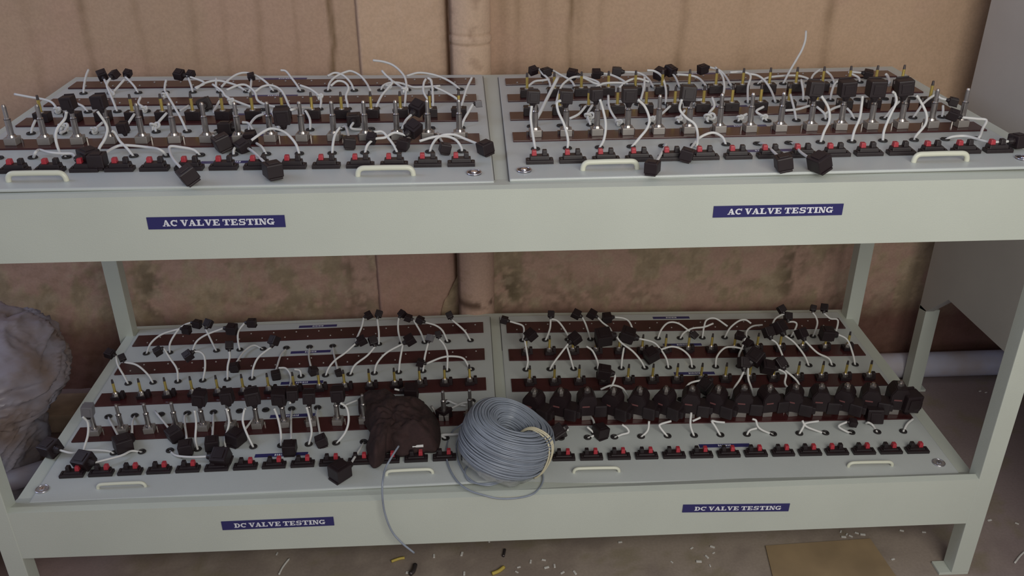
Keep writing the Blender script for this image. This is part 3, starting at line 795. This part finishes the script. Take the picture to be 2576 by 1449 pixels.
0R C 14 L4|930,720 960,700
'''
for ln in LEADS.strip().splitlines():
    f = ln.split('|') + ['', '', '']
    p, row, i, crop = f[0].split()
    path = [tuple(float(v) for v in q_.split(',')) for q_ in f[1].split()]
    plug = tuple(float(v) for v in f[2].split(',')) if f[2] else None
    kw = {}; fl_ = f[3]
    if 'knot=' in fl_: kw['knot'] = tuple(float(v) for v in fl_.split('knot=')[1].split(',')[:3]); fl_ = ''
    for t_ in fl_.split(','):
        if t_ in ('S', 'free', 'grey'): kw[t_] = True
        elif '=' in t_:
            a_, b_ = t_.split('='); kw[a_] = float(b_)
    lead(p, row, int(i), crop, path, plug, **kw)

# ------------------------------------------------------------------ dark cloth bag lying over the lower left board
OUT = [(810, 680), (860, 655), (1000, 640), (1090, 690), (1200, 705), (1290, 710), (1350, 770), (1400, 850), (1415, 930), (1410, 1010), (1385, 1055), (1300, 1060), (1210, 1070), (1120, 1090), (1020, 1060), (1000, 1120), (945, 1170), (900, 1165), (875, 1080), (870, 1010), (900, 930), (850, 850), (815, 780)]
def cloth():
    n = len(OUT); rim = []
    for x, y in OUT:
        a, b = on_deck('0L', 620 + x / 2.898, 760 + y / 2.898, .02); rim.append(Vector((a, b, .02)))
    c = sum(rim, Vector()) / n; c.y += .005; sm_ = smooth_path(rim + [rim[0]], 5)[:-1]; m = len(sm_); V, Fc = [], []
    rings = 22
    for r in range(rings + 1):
        t = r / rings
        for q_ in sm_:
            p_ = c.lerp(q_, t); hgt = .020 + .038 * (1 - t ** 2.5) + .012 * noise.noise(p_ * 28) + .010 * abs(noise.noise(p_ * 55 + Vector((3, 1, 0)))) + .004 * noise.noise(p_ * 130)
            e = sm(1, .8, t); V.append(L('0L', p_.x, p_.y - .25 * (hgt - .03), .006 + (hgt - .006) * (.25 + .75 * e)))
    for r in range(rings):
        for k in range(m): Fc.append((r * m + k, r * m + (k + 1) % m, (r + 1) * m + (k + 1) % m, (r + 1) * m + k))
    b = len(V)
    for q_ in sm_: pp = c.lerp(q_, .96); V.append(L('0L', pp.x, pp.y, .0045))
    for k in range(m): Fc.append((rings * m + k, rings * m + (k + 1) % m, b + (k + 1) % m, b + k))
    Fc.append(tuple(b + k for k in range(m)))
    return V, Fc
V, Fc = cloth(); o = mesh_obj('cloth', V, Fc, CLOTH, None, True); tag(o, 'crumpled dark brown cloth lying over the lower left board', 'cloth')

# ------------------------------------------------------------------ coil of grey wire
coil = empty('wire_coil', Matrix.Identity(4)); tag(coil, 'coil of grey wire with a cream tie at the middle of the lower deck', 'wire')
LW = .0
_c = on_deck('0L', 1272, 1104, .052); cc = L('0L', _c[0], _c[1], .052); AX = Vector((.38, .02, 1.0)).normalized()
e1 = (Vector((1, 0, 0)) - AX * AX.x).normalized(); e2 = AX.cross(e1)
RO, RI, HH = .0855, .024, .090
def torus_pt(a, s, jr=0, jz=0):                       # s runs over the cross-section: 0..1 outer wall, 1..1.6 top, then the throat
    return None
def section(u):                                       # rounded section, u in 0..1
    a = 2 * math.pi * u; ca, sa = math.cos(a), math.sin(a)
    rr = (RO + RI) / 2 + (RO - RI) / 2 * (abs(ca) ** .75) * (1 if ca > 0 else -1); zz = HH / 2 * (abs(sa) ** .8) * (1 if sa > 0 else -1)
    return rr, zz
V, Fc = [], []; random.seed(3); wob = [(random.uniform(-1, 1), random.uniform(0, 6.28)) for _ in range(400)]
NT = 150
for t_ in range(NT):
    u = (t_ + random.uniform(-.4, .4)) / NT; r0, z0 = section(u); r0 += random.uniform(-.0015, .0025); tl = random.uniform(-.02, .02) + (.10 if random.random() < .45 else .02); ph = 2.6 + random.uniform(-.3, .3); pts = []
    for k in range(56):
        a = 2 * math.pi * k / 56; zz = z0 + tl * r0 * math.sin(a + ph); rr = r0 + .0014 * math.sin(3 * a + ph)
        pts.append(cc + e1 * (rr * math.cos(a)) + e2 * (rr * math.sin(a)) + AX * zz)
    tube_data(pts, .0017, 5, True, V, Fc)
strands = mesh_obj('wound_wire', V, Fc, GREYW, coil, True); strands['kind'] = 'stuff'
V, Fc = [], []; nu, nv = 40, 24                        # inner layers
for i in range(nu):
    a = 2 * math.pi * i / nu
    for j in range(nv):
        r0, z0 = section(j / nv); m_ = (RO + RI) / 2; r0 = m_ + (r0 - m_) * .93; z0 *= .95; V.append(cc + e1 * (r0 * math.cos(a)) + e2 * (r0 * math.sin(a)) + AX * z0)
for i in range(nu):
    for j in range(nv): Fc.append((i * nv + j, i * nv + (j + 1) % nv, ((i + 1) % nu) * nv + (j + 1) % nv, ((i + 1) % nu) * nv + j))
mesh_obj('inner_layers', V, Fc, GREYW, coil, True)
def loose(name, px, m, r, dep=None, parent=coil, n=8):
    P_ = []
    for q_ in px:
        if len(q_) == 3 and q_[2] < 5: P_.append(at_y(q_[0], q_[1], q_[2]))
        else: a, b = on_deck('0R' if q_[0] > 1260 else '0L', q_[0], q_[1], .004); P_.append(L('0R' if q_[0] > 1260 else '0L', a, b, .004))
    V, Fc = tube_data(smooth_path(P_, n), r, 7); return mesh_obj(name, V, Fc, m, parent, True)
# loops of wire lying loose round the foot of the coil
loose('loose_loop', [(1165, 1065, .10), (1135, 1090), (1123, 1130), (1128, 1170), (1150, 1210), (1180, 1233), (1215, 1245, -.004), (1255, 1254, -.006), (1300, 1253, -.006), (1340, 1243, -.003), (1362, 1220), (1366, 1196), (1353, 1180), (1340, 1175, .05)], GREYW, .0017)
loose('loose_loop', [(1155, 1095, .09), (1148, 1120), (1152, 1155), (1166, 1185), (1178, 1202), (1200, 1216), (1235, 1220), (1270, 1208)], GREYW, .0017)
loose('loose_loop', [(1182, 1165), (1170, 1185), (1176, 1205), (1198, 1216), (1240, 1215), (1290, 1200)], GREYW, .0017)
loose('loose_loop', [(1370, 1075, .11), (1386, 1100, .11), (1386, 1120, .11), (1372, 1135, .10)], GREYW, .0017)
loose('hanging_end', [(1003, 1122, .075), (985, 1150, .05), (970, 1178, .03), (963, 1210, .0), (962, 1245, -.012), (968, 1290, -.014), (985, 1335, -.016), (1010, 1365, -.020), (1042, 1391, -.024)], GREYW, .0019)
def on_coil(a, u, off=.003):
    r0, z0 = section(u); m_ = (RO + RI) / 2; d_ = math.hypot(r0 - m_, z0); r0 += (r0 - m_) / d_ * off; z0 += z0 / d_ * off
    return cc + e1 * (r0 * math.cos(a)) + e2 * (r0 * math.sin(a)) + AX * z0
V, Fc = [], []
for k in range(5):
    a = math.radians(-30 + k * 3.0); pts = [on_coil(a + .07 * math.sin(j / 15 * 3.1 + k) * (k - 2) * .5, .49 - j / 15 * .62, .0062 + .0012 * (k % 2)) for j in range(16)]
    tube_data(smooth_path(pts, 3), .0017, 6, False, V, Fc)
tie = mesh_obj('tie', V, Fc, TIE, coil, True); tie['label'] = 'cream string tie'
# thin transparent wrap with two dark printed marks under the coil
WRAP = mat('cloudy_wrap', (0.62, 0.63, 0.62), .2); WRAP.node_tree.nodes['Principled BSDF'].inputs['Alpha'].default_value = .35
bm = bmesh.new()
vs = []
for j in range(5):
    for i in range(14):
        a = math.radians(200 + 140 * i / 13); rr = .076 + .004 * math.sin(i * 1.7); vs.append(bm.verts.new(cc + e1 * rr * math.cos(a) + e2 * rr * math.sin(a) - AX * (HH / 2 - .012 + j * .004) ))
for j in range(4):
    for i in range(13): bm.faces.new((vs[j * 14 + i], vs[j * 14 + i + 1], vs[(j + 1) * 14 + i + 1], vs[(j + 1) * 14 + i]))
bmesh.ops.solidify(bm, geom=bm.faces[:], thickness=.0008)
wr = bm_obj('plastic_wrap', bm, WRAP, coil, True)

# ------------------------------------------------------------------ neighbouring cabinet on the right
cab = empty('grey_cabinet', Matrix.Identity(4)); tag(cab, 'grey sheet metal cabinet on a leg frame, right of the bench', 'cabinet')
XS = 1.082
bm = bmesh.new(); prof = [(.672, H - .01), (.64, H - .003), (.558, H + .074), (-.55, H + .090), (-.55, 1.55), (.672, 1.55)]
va = [bm.verts.new((XS, y, z)) for y, z in prof]; vb = [bm.verts.new((XS + .02, y, z)) for y, z in prof]; n = len(prof)
bm.faces.new(va); bm.faces.new(vb[::-1])
for k in range(n): bm.faces.new((va[k], vb[k], vb[(k + 1) % n], va[(k + 1) % n]))
bm_obj('side_panel', bm, GUSSET, cab)
bm = bmesh.new(); box(bm, XS + .02, XS + .9, -.5, .63, H + .12, 1.54, .004); bm_obj('body', bm, GUSSET, cab)
for y0 in (.640, -.52):
    bm = bmesh.new(); box(bm, XS + .0, XS + .036, y0, y0 + .034, .006, H + (.0 if y0 > 0 else .1), .001); lg = bm_obj('leg', bm, CREAM, cab)
    bm = bmesh.new(); box(bm, XS + .0, XS + .050, y0, y0 + .034, 0, .006); bm_obj('foot_plate', bm, CREAM, lg)

# ------------------------------------------------------------------ plastic sack on the floor at the left
SACK = mat('grey_woven_plastic', (0.31, 0.30, 0.37), .38, nz=.3, nscale=9, col2=(0.23, 0.17, 0.15), bump=.35, bscale=45)
def sack_blob(bm, c, r, seed, amp=.14, tw=2.0):
    rr = bmesh.ops.create_uvsphere(bm, u_segments=140, v_segments=100, radius=1.0)
    for v in rr['verts']:
        d = v.co.copy(); w_ = noise.noise(d * 1.3 + Vector((seed, 4, 0)))
        q1 = Vector((d.x * 1.2 + seed, d.y * 1.2, d.z * 3.2 + d.x * tw + w_ * 2.2)); f1 = (1 - abs(noise.noise(q1 * 1.5)) * 2.2)
        q2 = Vector((d.x * 2 + seed, d.y * 2, d.z * 7 + d.x * tw * 2 + w_ * 4)); f2 = (1 - abs(noise.noise(q2 * 1.7)) * 2.4)
        f3 = abs(noise.noise(d * 14 + Vector((seed, 0, 9)))) + .7 * abs(noise.noise(Vector((d.x * 9 + w_ * 6, d.y * 9, d.z * 30 + d.x * 8))))
        k = 1 + amp * w_ + .075 * f1 + .032 * f2 - .034 * f3
        q_ = Vector((c[0] + d.x * r[0] * k, c[1] + d.y * r[1] * k, c[2] + d.z * r[2] * k)); q_.z = max(.002, q_.z); v.co = q_
bm = bmesh.new()
sack_blob(bm, (-1.19, .42, .27), (.225, .24, .125), 2.0, .08)
sack_blob(bm, (-1.13, .30, .165), (.13, .19, .11), 5.0, .14, -2.5)
sack_blob(bm, (-1.20, .24, .09), (.20, .24, .10), 9.0, .12, 1.0)
V, Fc = tube_data(smooth_path([Vector((-1.22, .18, .20)), Vector((-1.10, .16, .175)), Vector((-1.02, .20, .15)), Vector((-.95, .27, .13))], 6), .022, 10)
b_ = [bm.verts.new(v) for v in V]
for f in Fc: bm.faces.new([b_[i] for i in f])
sk = bm_obj('plastic_sack', bm, SACK, None, True); tag(sk, 'crumpled grey lavender plastic sack on the floor left of the bench', 'sack')

# ------------------------------------------------------------------ floor litter
def floor_pt(px, py): return at_z(px, py, .0)
bm = bmesh.new(); c4 = [floor_pt(1925, 1376), floor_pt(2188, 1358), floor_pt(2265, 1470), floor_pt(1950, 1480)]
va = [bm.verts.new((v.x, v.y, .0005)) for v in c4]; vb = [bm.verts.new((v.x, v.y, .004)) for v in c4]; bm.faces.new(va[::-1]); bm.faces.new(vb)
for k in range(4): bm.faces.new((va[k], va[(k + 1) % 4], vb[(k + 1) % 4], vb[k]))
o = bm_obj('cardboard_sheet', bm, CARD); tag(o, 'ochre brown sheet lying flat on the floor under the bench', 'cardboard')
SCR = [(1335, 1414), (1368, 1410), (1395, 1425), (1415, 1442), (1446, 1442), (1305, 1428), (1375, 1429), (1690, 1415), (1758, 1414), (1778, 1402), (1795, 1392), (1786, 1424), (1740, 1380), (1560, 1365), (1162, 1395), (1092, 1400), (1168, 1444), (697, 1394), (1028, 1442), (1792, 1377), (2115, 1338), (2130, 1345), (2140, 1350), (2155, 1342), (2170, 1346), (2182, 1362), (2268, 1336), (2324, 1340), (2489, 1310), (2558, 1318), (2246, 1408), (2122, 1352), (2465, 985), (2480, 988), (1300, 1440), (1230, 1362)]
random.seed(11)
bm = bmesh.new(); box(bm, -.006, .006, -.0025, .0025, 0, .003, .0008); me = bpy.data.meshes.new('scrap'); bmesh.ops.recalc_face_normals(bm, faces=bm.faces[:]); bm.to_mesh(me); bm.free(); me.materials.append(SCRAP)
for x, y in SCR:
    q_ = floor_pt(x, y); o = bpy.data.objects.new('insulation_scrap', me); COL.objects.link(o); o.location = (q_.x, q_.y, .0003); o.rotation_euler = (0, 0, random.uniform(0, 3.1)); o.scale = [random.uniform(.5, .95)] * 3
    tag(o, 'small white insulation scrap lying on the cement floor', 'scrap', 'white insulation scraps on the floor')
for nm, pts, m, r, lb, ct in (('wire_offcut', [(702, 1447), (712, 1428), (728, 1407)], SCRAP, .002, 'curved pale wire offcut on the floor below the left DC plate', 'wire'), ('wire_offcut', [(2552, 1418), (2564, 1402), (2576, 1390)], SCRAP, .002, 'pale wire offcut on the floor right of the front right leg', 'wire'),
                      ('yellow_scrap', [(985, 1415), (1005, 1408), (1018, 1406)], YELS, .003, 'yellow scrap on the floor below the hanging grey wire', 'scrap'), ('yellow_scrap', [(1238, 1447), (1255, 1440), (1268, 1430)], YELS, .004, 'yellow scrap on the floor below the wire coil', 'scrap'), ('wood_chip', [(1270, 1385), (1268, 1395), (1266, 1402)], DARKTIP, .003, 'small dark chip on the floor above the yellow scrap', 'scrap'), ('wood_chip', [(1045, 1425), (1040, 1440), (1032, 1449)], DARKTIP, .005, 'larger dark chip on the floor below the hanging wire end', 'scrap')):
    P_ = [floor_pt(*q_) + Vector((0, 0, r)) for q_ in pts]; V, Fc = tube_data(smooth_path(P_, 6), r, 6); o = mesh_obj(nm, V, Fc, m, None, True); tag(o, lb, ct)
